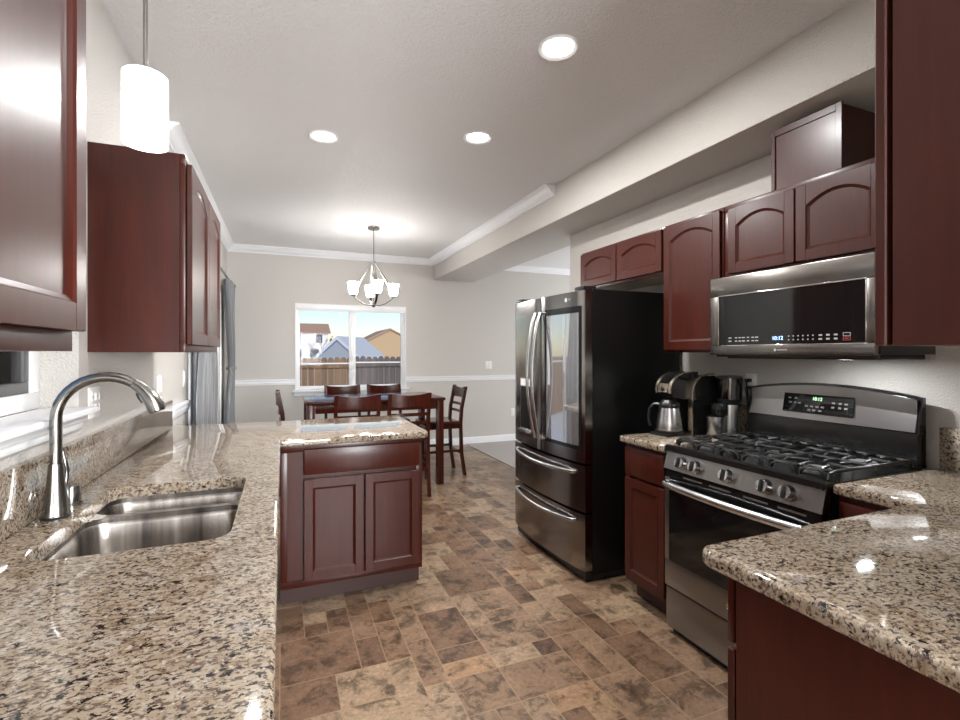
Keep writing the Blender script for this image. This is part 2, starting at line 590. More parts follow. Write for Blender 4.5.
wroot = struct(bpy.data.objects.new('window_2', None)); COL.objects.link(wroot)
y0, y1, z0, z1 = KW
XK = XW-.105
mb = MB(); frame_box(mb, 'X', XK-.03, XK+.0, y0, y1, z0+.022, z1, .055)
mb.build('window_frame', M['vinyl'], wroot)
mb = MB(); frame_box(mb, 'X', XK-.026, XK-.008, y0+.055, y1-.055, z0+.077, z1-.055, .035)
sash = mb.build('sash', M['grey_plastic'], wroot)
MB().box(XK-.02, y0+.09, z0+.112, XK-.015, y1-.09, z1-.09).build('pane', M['glass'], sash)
z0 = KW[2]+.022
so_ = [(XK+.001, y0+.002), (XW+.0008, y0+.002), (XW+.0008, y0-.05), (XW+.05, y0-.05), (XW+.05, y1+.02), (XW+.0008, y1+.02), (XW+.0008, y1-.002), (XK+.001, y1-.002)]
MB().slab(so_, [], z0-.022, z0-.0005, .004).box(XW+.0008, y0-.03, z0-.046, XW+.028, y1+.0, z0-.0225, .006).box(XW+.0008, y0-.02, z0-.072, XW+.018, y1-.01, z0-.0465, .006).build('window_sill', M['trim'], wroot)

droot = struct(bpy.data.objects.new('door_1', None)); COL.objects.link(droot)
y0, y1, z0, z1 = SD
mb = MB(); frame_box(mb, 'X', XW-.12, XW-.01, y0, y1, z0+.001, z1, .045); mb.build('door_frame', M['vinyl'], droot)
ym = (y0+y1)/2
for k, (p, q, xx) in enumerate(((y0+.045, ym+.04, XW-.10), (ym-.04, y1-.045, XW-.06))):
    mb = MB(); frame_box(mb, 'X', xx, xx+.035, p, q, z0+.046, z1-.045, .075)
    pn = mb.build('sliding_panel', M['vinyl'], droot)
    MB().box(xx+.015, p+.075, z0+.121, xx+.021, q-.075, z1-.12).build('pane', M['glass'], pn)
MB().box(XW-.025, ym-.02, .92, XW+.0, ym+.0, 1.12, .006).build('door_handle', M['grey_plastic'], droot)
# casing of the door
mb = MB()
mb.box(XW+.0005, y0-.06, 0, XW+.016, y0, z1+.06, .003).box(XW+.0005, y1, 0, XW+.016, y1+.06, z1+.06, .003).box(XW+.0005, y0, z1, XW+.016, y1, z1+.06, .003)
struct(mb.build('trim_9', M['trim']))
# unseen windows added behind and beside to bring in fill light
for nm, ax, p, u in (('fill_window_3', 'Y', -3.28, (.2, 2.3, .9, 2.1)), ('fill_window_4', 'X', 6.05, (4.3, 6.3, .7, 2.2))):
    wroot = struct(bpy.data.objects.new(nm, None)); COL.objects.link(wroot)
    mb = MB(); frame_box(mb, ax, p-.03, p+.03, *u, .05); mb.build('window_frame', M['vinyl'], wroot)

# ================================================================ cabinets
def arch_loop(x0, x1, z0, z1, rise, n=14):
    """closed loop with an arched top, z1 at the crown"""
    pts = [(x0, z0), (x1, z0)]
    if rise <= 0: return pts + [(x1, z1), (x0, z1)]
    for k in range(n+1):
        t = k/n
        x = x1 + (x0-x1)*t
        u = (2*t-1)
        pts.append((x, z1 - rise*u*u))
    return pts

def door_mb(x0, x1, z0, z1, rise=0, yb=0, th=.019, st=.047):
    mb = MB(); yf = yb-th
    ix0, ix1, iz0, iz1 = x0+st, x1-st, z0+st, z1-st
    e = .0012
    mb.box(x0, yf, z0, ix0, yb, z1, .0025, 1); mb.box(ix1, yf, z0, x1, yb, z1, .0025, 1)
    mb.box(ix0-e, yf+.0003, z0+.0005, ix1+e, yb, iz0)
    lp = arch_loop(ix0, ix1, iz0, iz1, rise)
    top = lp[2:]
    mb.prism([(ix1+e, z1-.0005), *[(p[0], p[1]) for p in top], (ix0-e, z1-.0005)] if rise > 0 else [(ix1+e, z1-.0005), (ix1+e, iz1), (ix0-e, iz1), (ix0-e, z1-.0005)], 'Y', yf+.0003, yb)
    cx, cz = (ix0+ix1)/2, (iz0+iz1)/2
    def inset(d, y):
        sx = 1-2*d/(ix1-ix0); sz = 1-2*d/(iz1-iz0)
        return [(cx+(p[0]-cx)*sx, y, cz+(p[1]-cz)*sz) for p in lp]
    mb.loft([[(p[0], yf+.0005, p[1]) for p in lp], inset(.003, yf+.004), inset(.009, yf+.0075), inset(.012, yf+.0095)], cap0=False)
    return mb

def cabinet(name, label, cat, loc, rz, wd, dp, z0, z1, fronts, toe=0, mat=None, end=None, pale=False, group=None):
    """front faces local -Y with the face frame at y=0; fronts: (kind, x0, x1, z0, z1, rise)"""
    wd_m = mat or M['wood']
    t = thing(name, label, cat, (loc[0], loc[1], z0 if toe == 0 else 0), rz, group)
    dz = z0 if toe == 0 else 0
    h = wd/2
    zb = z0-dz + toe
    mb = MB()
    ey = .008 if end else .019
    mb.box(-h, ey, zb, -h+.018, dp, z1-dz, .001, 1).box(h-.018, ey, zb, h, dp, z1-dz, .001, 1)
    mb.box(-h+.018, .019, zb+(.012 if pale else 0), h-.018, dp, zb+.03).box(-h+.018, .019, z1-dz-.018, h-.018, dp, z1-dz-.001).box(-h+.018, dp-.008, zb+.03, h-.018, dp, z1-dz-.018)
    mb.build('carcass', end or wd_m, t)
    mb = MB(); hf = h-.0183 if end else h; frame_box(mb, 'Y', 0, .0185, -hf, hf, zb, z1-dz, .035, .001)
    mb.box(-h+.03, .012, zb+.03, h-.03, .018, z1-dz-.03)
    mb.build('face_frame', wd_m, t)
    if pale: MB().box(-h+.019, .02, zb+.001, h-.019, dp-.01, zb+.0115).build('bottom_panel', M['wood_pale'], t)
    if toe: MB().box(-h, .075, .001, h, dp, toe-.001).build('toe_kick', M['toe'], t)
    for k, a0, a1, c0, c1, rise in fronts:
        if k == 'door': door_mb(a0, a1, c0-dz, c1-dz, rise, -.0015).build('door', wd_m, t, angle=12)
        elif k == 'drawer': MB().box(a0, -.0205, c0-dz, a1, -.0015, c1-dz, .004, 2).build('drawer_front', wd_m, t)
        elif k == 'fillet': MB().box(a0, -.0205, c0-dz, a1, -.0015, c1-dz, .002, 1).build('filler_strip', wd_m, t)
    return t

R90 = PI/2
# --- over the sink wall
cabinet('wall_cabinet', 'cherry wall cabinet reaching the top edge of the view beside the sink window', 'cabinet', (-.345, .645), R90, .85, .305, 1.375, 2.134,
        [('door', -.42, -.005, 1.41, 2.12, .0), ('door', .005, .425, 1.41, 2.12, .0)])
cabinet('wall_cabinet', 'cherry two-door wall cabinet between the pendant lamp and the curtained patio door', 'cabinet', (-.345, 2.635), R90, .97, .305, 1.375, 2.134,
        [('door', -.465, -.004, 1.405, 2.105, .05), ('door', .004, .465, 1.405, 2.105, .05)])
# --- range wall
XF = 2.125
cabinet('wall_cabinet', 'short cherry two-door cabinet above the refrigerator', 'cabinet', (XF, 2.715), -R90, .875, .305, 1.845, 2.13,
        [('door', -.425, -.006, 1.865, 2.115, .045), ('door', .006, .425, 1.865, 2.115, .045)], pale=True)
cabinet('wall_cabinet', 'tall single-door cherry wall cabinet above the coffee maker', 'cabinet', (XF, 2.066), -R90, .412, .305, 1.375, 2.13,
        [('door', -.203, .198, 1.39, 2.115, .045)])
cabinet('wall_cabinet', 'cherry cabinet with two arched doors above the microwave', 'cabinet', (XF, 1.4775), -R90, .755, .305, 1.755, 2.13,
        [('door', -.341, .006, 1.775, 2.105, .045), ('door', .012, .356, 1.775, 2.105, .045)])
# duct cover box
t = thing('duct_cover', 'cherry wood box standing on the microwave cabinet below the soffit', 'duct cover', (XF, 1.44, 2.1305), -R90)
mb = MB(); mb.box(-.15, .012, 0, .15, .295, .272, .001, 1); mb.build('carcass', M['wood_end'], t)
mb = MB(); mb.box(-.155, .0, 0, -.137, .0115, .277, .001, 1).box(.132, 0, 0, .155, .0115, .277, .001, 1).box(-.137, 0, .247, .132, .0115, .277, .001, 1)
mb.build('face_frame', M['wood'], t)
MB().box(-.137, .006, 0, .132, .0118, .247).build('front_panel', M['wood'], t)
# --- near cabinet on the return wall
cabinet('wall_cabinet', 'large cherry wall cabinet seen end-on above the granite corner counter', 'cabinet', (1.427, .535), PI, .83, .312, 1.385, 2.134,
        [('door', -.405, -.004, 1.385, 2.12, .05), ('door', .004, .415, 1.385, 2.12, .05)], end=M['wood_end'])

# --- peninsula base cabinet
pen = cabinet('base_cabinet', 'cherry base cabinet with one drawer over two doors at the peninsula end', 'cabinet', (.377, 2.785), 0, .775, .60, 0, .873,
        [('drawer', -.27, .367, .715, .853, 0), ('door', -.27, .046, .145, .690, 0), ('door', .054, .367, .145, .690, 0)], toe=.11)
# --- sink run base cabinets (fronts face the range)
SR = [(.81, .86), (1.69, .90), (2.44, .60)]
labs = ['cherry base cabinet below the sink counter close to the wall cabinet with the cut-off door',
        'cherry base cabinet directly below the double sink',
        'cherry base cabinet below the sink counter next to the peninsula']
for (yc, wd), lb in zip(SR, labs):
    h = wd/2
    cabinet('base_cabinet', lb, 'cabinet', (-.05, yc), R90, wd-.002, .578, 0, .64 if yc == 1.69 else .873,
            [('door', -h+.03, -.003, .14, .62, 0), ('door', .003, h-.03, .14, .62, 0)] + ([('drawer', -h+.03, h-.03, .655, .85, 0)] if yc != 1.69 else []), toe=.11)
# --- beside the range
cabinet('base_cabinet', 'narrow cherry base cabinet with drawer and door between refrigerator and range', 'cabinet', (1.79, 2.055), -R90, .325, .63, 0, .873,
        [('drawer', -.15, .15, .70, .855, 0), ('door', -.15, .15, .135, .685, 0)], toe=.11)
cabinet('base_cabinet', 'short cherry base cabinet in the corner on the near side of the range', 'cabinet', (1.815, .975), -R90, .262, .60, 0, .873,
        [('drawer', -.12, .12, .70, .855, 0), ('door', -.12, .12, .135, .685, 0)], toe=.11)
cabinet('base_cabinet', 'cherry base cabinet with a plain end panel under the granite corner counter', 'cabinet', (1.61, .815), PI, 1.30, .59, 0, .873,
        [('drawer', .0, .645, .70, .855, 0), ('door', .0, .318, .125, .685, 0), ('door', .324, .645, .125, .685, 0)], toe=.11, end=M['wood_end'])

# ================================================================ countertops
CT, CB = .914, .8745
SINK = (-.535, 1.352, -.122, 2.005)
XE = -.01
def corner_round(p, prev, nxt, r, n=4):
    p, a_, b_ = Vector(p), Vector(prev), Vector(nxt)
    d0 = (a_-p).normalized(); d1 = (b_-p).normalized()
    c = p + (d0+d1)*r
    s, e = p+d0*r, p+d1*r
    out = []
    for k in range(n+1):
        t = k/n*PI/2
        out.append(tuple(c - d1*r*math.cos(t) - d0*r*math.sin(t)))
    return out
def outline(pts, rounds):
    out = []
    n = len(pts)
    for i, p in enumerate(pts):
        r = rounds.get(i, 0)
        if r: out += corner_round(p, pts[i-1], pts[(i+1) % n], r)
        else: out.append(p)
    return out
ol = outline([(XW+.001, -.6), (XE, -.6), (XE, 2.746), (.795, 2.746), (.795, 3.547), (XW+.001, 3.547)], {1: .03, 2: .012, 3: .03, 4: .03})
hole = rrect(*SINK, .055)[::-1]
tag(MB().slab(ol, [hole], CB, CT, .012).build('countertop', M['granite'], angle=50),
    'L-shaped granite countertop holding the sink and turning into the peninsula', 'countertop')
tag(MB().box(XW+.001, -.6, CT+.0005, XW+.021, 3.50, 1.08, .003).build('backsplash', M['granite']),
    'long granite backsplash behind the faucet under the window sill', 'backsplash')
ol = outline([(.908, .226), (2.428, .226), (2.428, 1.110), (1.79, 1.110), (1.79, .876), (.908, .876)], {5: .04, 4: .012})
tag(MB().slab(ol, [], CB, CT, .012).build('countertop', M['granite'], angle=50),
    'granite corner countertop with a rounded end on the near side of the range', 'countertop')
tag(MB().box(2.408, .226, CT+.0005, 2.428, 1.095, 1.078, .003).build('backsplash', M['granite']),
    'short granite backsplash on the near side of the range', 'backsplash')
ol = outline([(1.75, 1.886), (2.428, 1.886), (2.428, 2.222), (1.75, 2.222)], {})
tag(MB().slab(ol, [], CB, CT, .012).build('countertop', M['granite'], angle=50),
    'small granite countertop under the coffee maker between refrigerator and range', 'countertop')
tag(MB().box(2.408, 1.886, CT+.0005, 2.428, 2.222, 1.078, .003).build('backsplash', M['granite']),
    'small granite backsplash behind the coffee maker and grinder', 'backsplash')

# ================================================================ sink and faucet
t = thing('sink', 'stainless steel double-bowl sink set under the granite counter', 'sink', (-.32, 1.69, .86))
O = Vector((-.32, 1.69, .86))
sx0, sy0, sx1, sy1 = SINK
YD = 1.80
def bowl(y0, y1):
    mb = MB()
    def lp(d, z, r): return [(p[0]-O.x, p[1]-O.y, z-O.z) for p in rrect(sx0+d-.004, y0+d, sx1-d+.004, y1-d, r)]
    mb.loft([lp(0, .858, .055), lp(.005, .845, .055), lp(.010, .72, .055), lp(.016, .700, .055), lp(.034, .688, .05), lp(.06, .684, .04)], cap0=False)
    return mb
def drain(y, parent):
    MB().lathe([(.045, 0), (.045, .004), (.036, .004), (.03, -.004), (.012, -.004)], (.0-.0, y-O.y, .6845-O.z)).build('drain', M['chrome'], parent)
for (a0, a1) in ((sy0-.004, YD-.013), (YD+.013, sy1+.004)):
    b_ = bowl(a0, a1).build('bowl', M['steel_sink'], t, angle=60)
    drain((a0+a1)/2, b_)
# rim: flange under the granite with the divider between the bowls
mb = MB()
fl = [(p[0]-O.x, p[1]-O.y) for p in rrect(sx0-.03, sy0-.03, sx1+.03, sy1+.03, .06)]
h1 = [(p[0]-O.x, p[1]-O.y) for p in rrect(sx0-.004, sy0-.004, sx1+.004, YD-.013, .055)][::-1]
h2 = [(p[0]-O.x, p[1]-O.y) for p in rrect(sx0-.004, YD+.013, sx1+.004, sy1+.004, .055)][::-1]
mb.slab(fl, [h1, h2], .856-O.z, .8735-O.z-.0, 0)
mb.build('rim', M['steel_sink'], t)

t = thing('faucet', 'brushed nickel gooseneck kitchen faucet with a pull-down spray head', 'faucet', (-.585, 1.70, CT+.0005))
mb = MB()
mb.lathe([(.033, .006), (.031, .012), (.026, .05), (.0205, .10), (.0175, .145), (.0172, .15)])
mb.build('body', M['nickel'], t)
MB().lathe([(.034, 0), (.0345, .006), (.032, .0065)]).build('base_ring', M['black'], t)
R = .115; zc = 1.188-CT
pts = [(0, 0, .151), (0, 0, .2)]
for k in range(0, 13):
    an = PI - math.radians(150)*k/12*.83
    pts.append((R + R*math.cos(an), 0, zc + R*math.sin(an)))
mb = MB(); mb.tube(pts, .0142, 14); mb.build('spout', M['nickel'], t)
e = Vector(pts[-1]); d = (Vector(pts[-1])-Vector(pts[-2])).normalized()
hp = [e + d*.001]
ang = math.atan2(d.z, d.x)
q = e + d*.001
for k in range(6):
    ang -= math.radians(7)
    q = q + Vector((math.cos(ang), 0, math.sin(ang)))*.017
    hp.append(q.copy())
mb = MB(); mb.tube(hp, [.0145, .016, .018, .0205, .0225, .024, .0238], 16); sh = mb.build('spray_head', M['nickel'], t)
tdir = Vector((math.cos(ang), 0, math.sin(ang)))
MB().tube([q+tdir*.0005, q+tdir*.004], [.021, .020], 16).build('spray_face', M['black'], sh)
nrm = Vector((-tdir.z, 0, tdir.x))*-1
MB().tube([hp[2]+nrm*.0175, hp[3]+nrm*.0215, hp[4]+nrm*.0235], [.006, .0075, .005], 8).build('spray_button', M['black'], sh)
mb = MB()
mb.lathe([(.011, 0), (.0125, .012), (.011, .026), (.004, .03)], (0, .016, .075), 'Y', 14)
mb.tube([(0.004, .040, .075), (.006, .046, .10), (.006, .043, .125), (.004, .039, .15), (.002, .038, .175)], [.008, .0085, .010, .0085, .003], 10, (1, .55))
mb.build('lever_handle', M['nickel'], t)
tag(MB().lathe([(.029, 0), (.029, .007), (.025, .009), (.025, .056), (.022, .061), (.0, .061)], (-.590, 1.82, CT+.0005), 'Z', 20).build('air_gap_cap', M['nickel']),
    'short nickel air gap cap beside the faucet', 'air gap')

# ================================================================ refrigerator (front faces local -Y)
FX, FYc, FW = 1.715, 2.893, .935
fr = thing('refrigerator', 'black stainless french-door refrigerator with two freezer drawers', 'refrigerator', (FX, FYc, 0), -R90)
h = FW/2
MB().box(-h, 0, .045, h, .675, 1.755, .006).build('body', M['black_side'], fr)
def bow(x): return -.062-.034*(1-(x/h)**2)
def bowed(x0, x1, z0, z1, n=12, r=.012):
    xs = [x0+(x1-x0)*k/n for k in range(n+1)]
    poly = [(x0, -.004)] + [(x, bow(x)+(.008 if k in (0, n) else 0)) for k, x in enumerate(xs)] + [(x1, -.004)]
    return MB().prism(poly, 'Z', z0, z1)
zd = .715
ld = bowed(-h+.002, -.003, zd, 1.745).build('door', M['steel_black'], fr, angle=30)
rd = bowed(.003, h-.002, zd, 1.745).build('door', M['steel_black'], fr, angle=30)
d1 = bowed(-h+.002, h-.002, .425, .700).build('drawer', M['steel_black'], fr, angle=30)
d2 = bowed(-h+.002, h-.002, .075, .410).build('drawer', M['steel_black'], fr, angle=30)
# mirrored glass panel on the near door, framed in black
def panel(x0, x1, z0, z1, off, th=.004, n=10):
    xs = [x0+(x1-x0)*k/n for k in range(n+1)]
    poly = [(x, bow(x)-off) for x in xs] + [(x, bow(x)-off+th) for x in xs[::-1]]
    return MB().prism(poly, 'Z', z0, z1)
panel(.06, h-.028, .79, 1.655, .002, .006).build('panel_surround', M['black_gloss'], rd, angle=30)
panel(.088, h-.045, .815, 1.615, .0045, .003).build('mirror_glass', M['smoke_glass'], rd, angle=30)
def badge(parent, x, y, z, r):
    mb = MB()
    for k in range(20):
        pass
    mb.lathe([(r, 0), (r, .0015), (r*.86, .0015), (r*.86, .0005)], (x, y-.0015, z), 'Y', 24)
    return mb
mb = MB().lathe([(.014, -.0015), (.014, .0), ], (.30, bow(.30)-.0002, 1.70), 'Y', 20)
text_mb(mb, 'LG', .016, Matrix.Translation((.335, bow(.335)-.001, 1.70)) @ FRONT)
mb.build('logo', M['mark'], rd)
# water dispenser on the far door
panel(-.33, -.135, .80, 1.195, .002, .005).build('dispenser_surround', M['steel'], ld, angle=30)
panel(-.315, -.150, .83, 1.13, .0035, .003).build('dispenser_recess', M['black_side'], ld, angle=30)
panel(-.315, -.150, 1.135, 1.185, .0035, .003).build('dispenser_display', M['white_plastic'], ld, angle=30)
MB().box(-.31, bow(-.23)-.022, .80, -.155, bow(-.23), .825, .004).build('dispenser_tray', M['steel'], ld)
# handles
def vhandle(x):
    pts = []
    for k in range(17):
        tt = k/16; z = .80+(1.64-.80)*tt
        pts.append((x, bow(x)-.022-.062*math.sin(PI*tt)**.8, z))
    pts = [(x, bow(x)+.004, .80)] + pts + [(x, bow(x)+.004, 1.64)]
    return MB().tube(pts, .0125, 10, (1.15, .8))
vhandle(-.034).build('handle', M['steel'], ld)
vhandle(.034).build('handle', M['steel'], rd)
def hhandle(z):
    pts = []
    for k in range(17):
        x = -.385+.77*k/16
        pts.append((x, bow(x)-.012-.030*math.sin(PI*k/16)**.7, z-.010*math.sin(PI*k/16)))
    pts = [(-.385, bow(-.385)+.004, z)] + pts + [(.385, bow(.385)+.004, z)]
    return MB().tube(pts, .0125, 10)
hhandle(.655).build('handle', M['steel'], d1)
hhandle(.362).build('handle', M['steel'], d2)
MB().box(-h+.02, -.055, 1.7455, -h+.12, .04, 1.775, .008).build('hinge_cover', M['black'], fr)
MB().box(h-.12, -.055, 1.7455, h-.02, .04, 1.775, .008).build('hinge_cover', M['black'], fr)
MB().box(-h+.02, -.04, .012, h-.02, .10, .07).box(-h+.02, .10, .001, h-.02, .6, .044).build('base_grille', M['black'], fr)

# ================================================================ range (front faces local -Y)
RX, RY, RW = 1.755, 1.498, .758
rg = thing('gas_range', 'slate stainless gas range with five knobs and a black oven window', 'range', (RX, RY, 0), -R90)
h = RW/2
MB().box(-h, .035, .03, h, .635, .895, .003).build('body', M['black_gloss'], rg)
MB().box(-h+.002, .0, .035, h-.002, .033, .228, .006).build('drawer', M['steel_slate'], rg)
MB().box(-h+.02, .03, .002, h-.02, .6, .03).build('base', M['black'], rg)
# oven door
dr = MB().box(-h+.002, -.008, .236, h-.002, .033, .362, .004).box(-h+.002, -.008, .362, -h+.03, .033, .765, .003).box(h-.03, -.008, .362, h-.002, .033, .765, .003).build('oven_door', M['steel_slate'], rg)
MB().box(-h+.03, -.006, .362, h-.03, .030, .765).build('oven_window', M['black_glass'], dr)
vb = MB().box(-h+.006, -.004, .766, h-.006, .034, .806).build('vent_band', M['black_gloss'], rg)
for k in range(4):
    xx = -.26+.15*k + (.02 if k > 1 else 0)
    MB().box(xx, -.0050, .780, xx+.11, -.0042, .788).build('vent_slot', M['grey_plastic'], vb)
pts = []
for k in range(15):
    x = -h+.02+(RW-.04)*k/14
    pts.append((x, -.022-.030*math.sin(PI*k/14)**.7, .735))
pts = [(-h+.022, -.004, .735)] + pts + [(h-.022, -.004, .735)]
MB().tube(pts, .0165, 12, (.8, 1.1)).build('handle', M['steel'], dr)
mb = MB().lathe([(.017, 0), (.017, -.002), (.0145, -.002), (.0145, -.0008)], (0, -.0082, .298), 'Y', 24)
text_mb(mb, 'ge', .019, Matrix.Translation((0, -.0088, .299)) @ FRONT)
mb.build('logo', M['chrome'], dr)
# control panel, leaning back
poly = [(-.012, .808), (.012, .892), (.05, .892), (.05, .808)]
MB().prism([(p[0], p[1]) for p in poly], 'X', -h, h).build('control_panel', M['steel_slate'], rg, angle=20)
tilt = math.atan2(.024, .084)
for k, x in enumerate((-.268, -.186, -.018, .160, .252)):
    mb = MB().lathe([(.030, 0), (.0305, -.005), (.028, -.008), (.027, -.026), (.024, -.030), (.0, -.030)], (0, 0, 0), 'Y', 24)
    kb = mb.build('knob', M['steel'], rg)
    MB().box(-.0045, -.040, -.023, .0045, -.0302, .023, .002).build('grip', M['black'], kb)
    kb.location = (x, -.0015, .848); kb.rotation_euler = (-tilt, 0, 0)
# cooktop
poly = [(-.004, .8925), (-.002, .915), (.010, .922), (.045, .912), (.59, .912), (.59, .8955), (.03, .8955)]
MB().prism(poly, 'X', -h, h).build('cooktop', M['black_gloss'], rg, angle=30)
# burners
for k, (x, y, r) in enumerate(((-.245, .165, .052), (-.245, .44, .040), (0, .30, .05), (.245, .165, .045), (.245, .44, .052))):
    MB().lathe([(r+.012, .9125), (r+.01, .922), (r, .923), (r, .930), (r*.3, .934), (0, .934)], (x, y, 0), 'Z', 22).build('burner', M['grey_plastic'], rg)
# grates: three cast iron sections with arched fingers
def grate(x0, x1):
    mb = MB(); y0, y1 = .055, .555; z = .945; r = .0070
    xc = (x0+x1)/2
    def seg(p, q): mb.tube([p, ((p[0]+q[0])/2, (p[1]+q[1])/2, (p[2]+q[2])/2), q], r, 8)
    lo = .918
    # outer frame with bowed-down feet
    mb.tube([(x0, y0, lo), (x0, y0+.006, z-.006), (x0, y0+.03, z), (x0, y1-.03, z), (x0, y1-.006, z-.006), (x0, y1, lo)], r, 8)
    mb.tube([(x1, y0, lo), (x1, y0+.006, z-.006), (x1, y0+.03, z), (x1, y1-.03, z), (x1, y1-.006, z-.006), (x1, y1, lo)], r, 8)
    for yy in (y0+.02, (y0+y1)/2, y1-.02): seg((x0, yy, z), (x1, yy, z))
    for yc in (y0+.125, y1-.125):
        for dx in (-.052, .0, .052):
            for s in (-1, 1):
                if dx == 0:
                    mb.tube([(xc, yc+s*.115, z), (xc, yc+s*.06, z+.006), (xc, yc+s*.028, z+.002)], r, 8)
                else:
                    mb.tube([(xc+dx*1.4, yc+s*.105, z-.002), (xc+dx*1.5, yc+s*.07, z+.008), (xc+dx*1.1, yc+s*.035, z+.004)], r, 8)
        for s in (-1, 1): seg((xc+s*(x1-x0)/2, yc, z), (xc+s*.035, yc, z+.003))
    # front arches
    for (u, v) in ((x0, xc), (xc, x1)):
        mb.tube([(u+.01, y0+.004, lo), (u+.016, y0+.003, z-.012), (u+.035, y0+.006, z), (v-.035, y0+.006, z), (v-.016, y0+.003, z-.012), (v-.01, y0+.004, lo)], r, 8)
    return mb
for x0 in (-.362, -.118, .126):
    grate(x0, x0+.236).build('grate', M['iron'], rg)
# backguard
poly = [(.560, .9125), (.566, 1.05), (.580, 1.06), (.625, 1.06), (.625, .9125)]
MB().prism(poly, 'X', -h+.004, h-.004).build('backguard_base', M['black_gloss'], rg, angle=20)
def arch_z(x): return 1.188+.036*(1-(x/h)**2)
def guard(x0, x1, y0, lean, zb, dz, yb, n=18):
    loops = []
    for k in range(n+1):
        x = x0+(x1-x0)*k/n; zt = arch_z(x)+dz
        loops.append([(x, y0, zb), (x, y0+lean, zt), (x, yb, zt), (x, yb, zb)])
    return MB().loft(loops)
guard(-h, h, .567, .030, 1.048, .006, .615).build('backguard_cap', M['black_gloss'], rg, angle=30)
gp = guard(-h+.012, h-.012, .5645, .0285, 1.056, -.006, .58).build('backguard_panel', M['steel_mid'], rg, angle=30)
lean = math.atan2(.0285, .14)
DM = Matrix.Translation((-.02, .5735, 1.130)) @ Matrix.Rotation(-lean, 4, 'X')
mb = MB().box(-.162, -.0035, -.046, .162, .004, .046, .003); bmesh.ops.transform(mb.bm, matrix=DM, verts=mb.bm.verts[:])
ds = mb.build('display_panel', M['black_glass'], gp)
mb = MB(); text_mb(mb, '10:12', .021, DM @ Matrix.Translation((.002, -.0042, .024)) @ FRONT); mb.build('clock_digits', M['led_green'], ds)
mb = MB()
for (x, z) in ((-.125,.0),(-.10,.0),(-.08,.0),(.075,.012),(.075,-.008),(.105,.012),(.105,-.008),(.13,.012),(.13,-.008),(-.13,.022),(-.10,.022),(-.045,-.012),(-.02,-.012),(.005,-.012),(-.03,-.03),(-.008,-.03),(.02,-.03),(.03,-.012)):
    mb = MB().box(x-.007, -.0042, z-.004, x+.007, -.0036, z+.004)
    bmesh.ops.transform(mb.bm, matrix=DM, verts=mb.bm.verts[:])
    mb.build('touch_key', M['mark_dim'], ds)

# ================================================================ microwave (front faces local -Y)
mw = thing('microwave', 'over-the-range stainless microwave with a black glass door', 'microwave', (2.045, 1.496, 1.352), -R90)
z_ = lambda z: z-1.352
h = .376
MB().box(-h, .03, z_(1.366), h, .383, z_(1.752), .003).build('body', M['black'], mw)
# steel front with the opening for the glass
gx0, gx1, gz0, gz1 = -.324, .345, z_(1.41), z_(1.655)
mb = MB()
mb.box(-h, 0, gz1, h, .03, z_(1.75), .004).box(-h, 0, z_(1.362), h, .03, gz0, .004).box(-h, 0, gz0, gx0, .03, gz1, .002).box(gx1, 0, gz0, h, .03, gz1, .002)
md = mb.build('door', M['steel_dark'], mw)
MB().box(gx0+.0005, .004, gz0+.0005, gx1-.0005, .028, gz1-.0005).build('door_glass', M['black_glass'], md)
mb = MB(); frame_box(mb, 'Y', -.001, .004, gx0-.004, gx1+.004, gz0-.004, gz1+.004, .005, .001); mb.build('glass_trim', M['chrome'], md)
mb = MB(); text_mb(mb, '10:12', .024, Matrix.Translation((-.012, .0035, z_(1.438))) @ FRONT); mb.build('clock_digits', M['led_blue'], md)
mb = MB()
def key(x, z, w=.008, hh=.004): MB().box(x-w/2, .0032, z-hh/2, x+w/2, .0039, z+hh/2).build('touch_key', M['mark'], md)
for r_, z in enumerate((z_(1.446), z_(1.430))):
    for i, x in enumerate((-.26, -.225, -.205, -.185, -.16, -.135, -.115)): key(x, z, .012 if i % 3 else .016, .005)
    for i in range(6): key(.04+.021*i, z, .006, .005)
    for i, x in enumerate((.175, .205, .235)): key(x, z, .014, .007)
mb = MB()
frame_box(mb, 'Y', .0030, .0038, .262, .290, z_(1.439), z_(1.453), .002, 0)
mb.build('touch_key', M['mark'], md)
mb = MB(); frame_box(mb, 'Y', .0030, .0038, .262, .290, z_(1.422), z_(1.436), .002, 0); mb.box(.27, .003, z_(1.4275), .282, .0038, z_(1.4305))
mb.build('touch_key', M['mark_red'], md)
mb = MB().lathe([(.006, 0), (.006, -.001), (.0, -.001)], (-.02, -.0005, z_(1.386)), 'Y', 16)
for k in range(5): mb.box(-.008+k*.009, -.001, z_(1.384), -.002+k*.009, -.0002, z_(1.388))
mb.build('logo', M['mark'], md)
MB().box(-h+.06, .05, z_(1.345), h-.03, .39, z_(1.3655), .004).box(-h+.02, .02, z_(1.353), h-.01, .05, z_(1.3655), .002).build('vent_grille', M['black'], mw)
for x in (.21,):
    hl = MB().lathe([(.028, .0), (.028, .0006), (.0, .0006)], (x, .12, z_(1.3442)), 'Z', 20).build('hood_lamp', M['lens'], mw)
    ld = bpy.data.lights.new('bulb', 'AREA'); ld.shape = 'DISK'; ld.size = .05; ld.energy = 2.6; ld.color = (.95, .98, 1)
    lo = bpy.data.objects.new('bulb', ld); COL.objects.link(lo); lo.parent = hl; lo.location = (x, .12, z_(1.3425))
MB().box(h-.0005, .03, z_(1.366), h+.004, .39, z_(1.45), .001).build('side_strip', M['black'], mw)

# ================================================================ small appliances
cm = thing('coffee_maker', 'black single-serve coffee maker with bronze trim beside the refrigerator', 'coffee maker', (2.13, 2.117, CT+.0005), -R90)
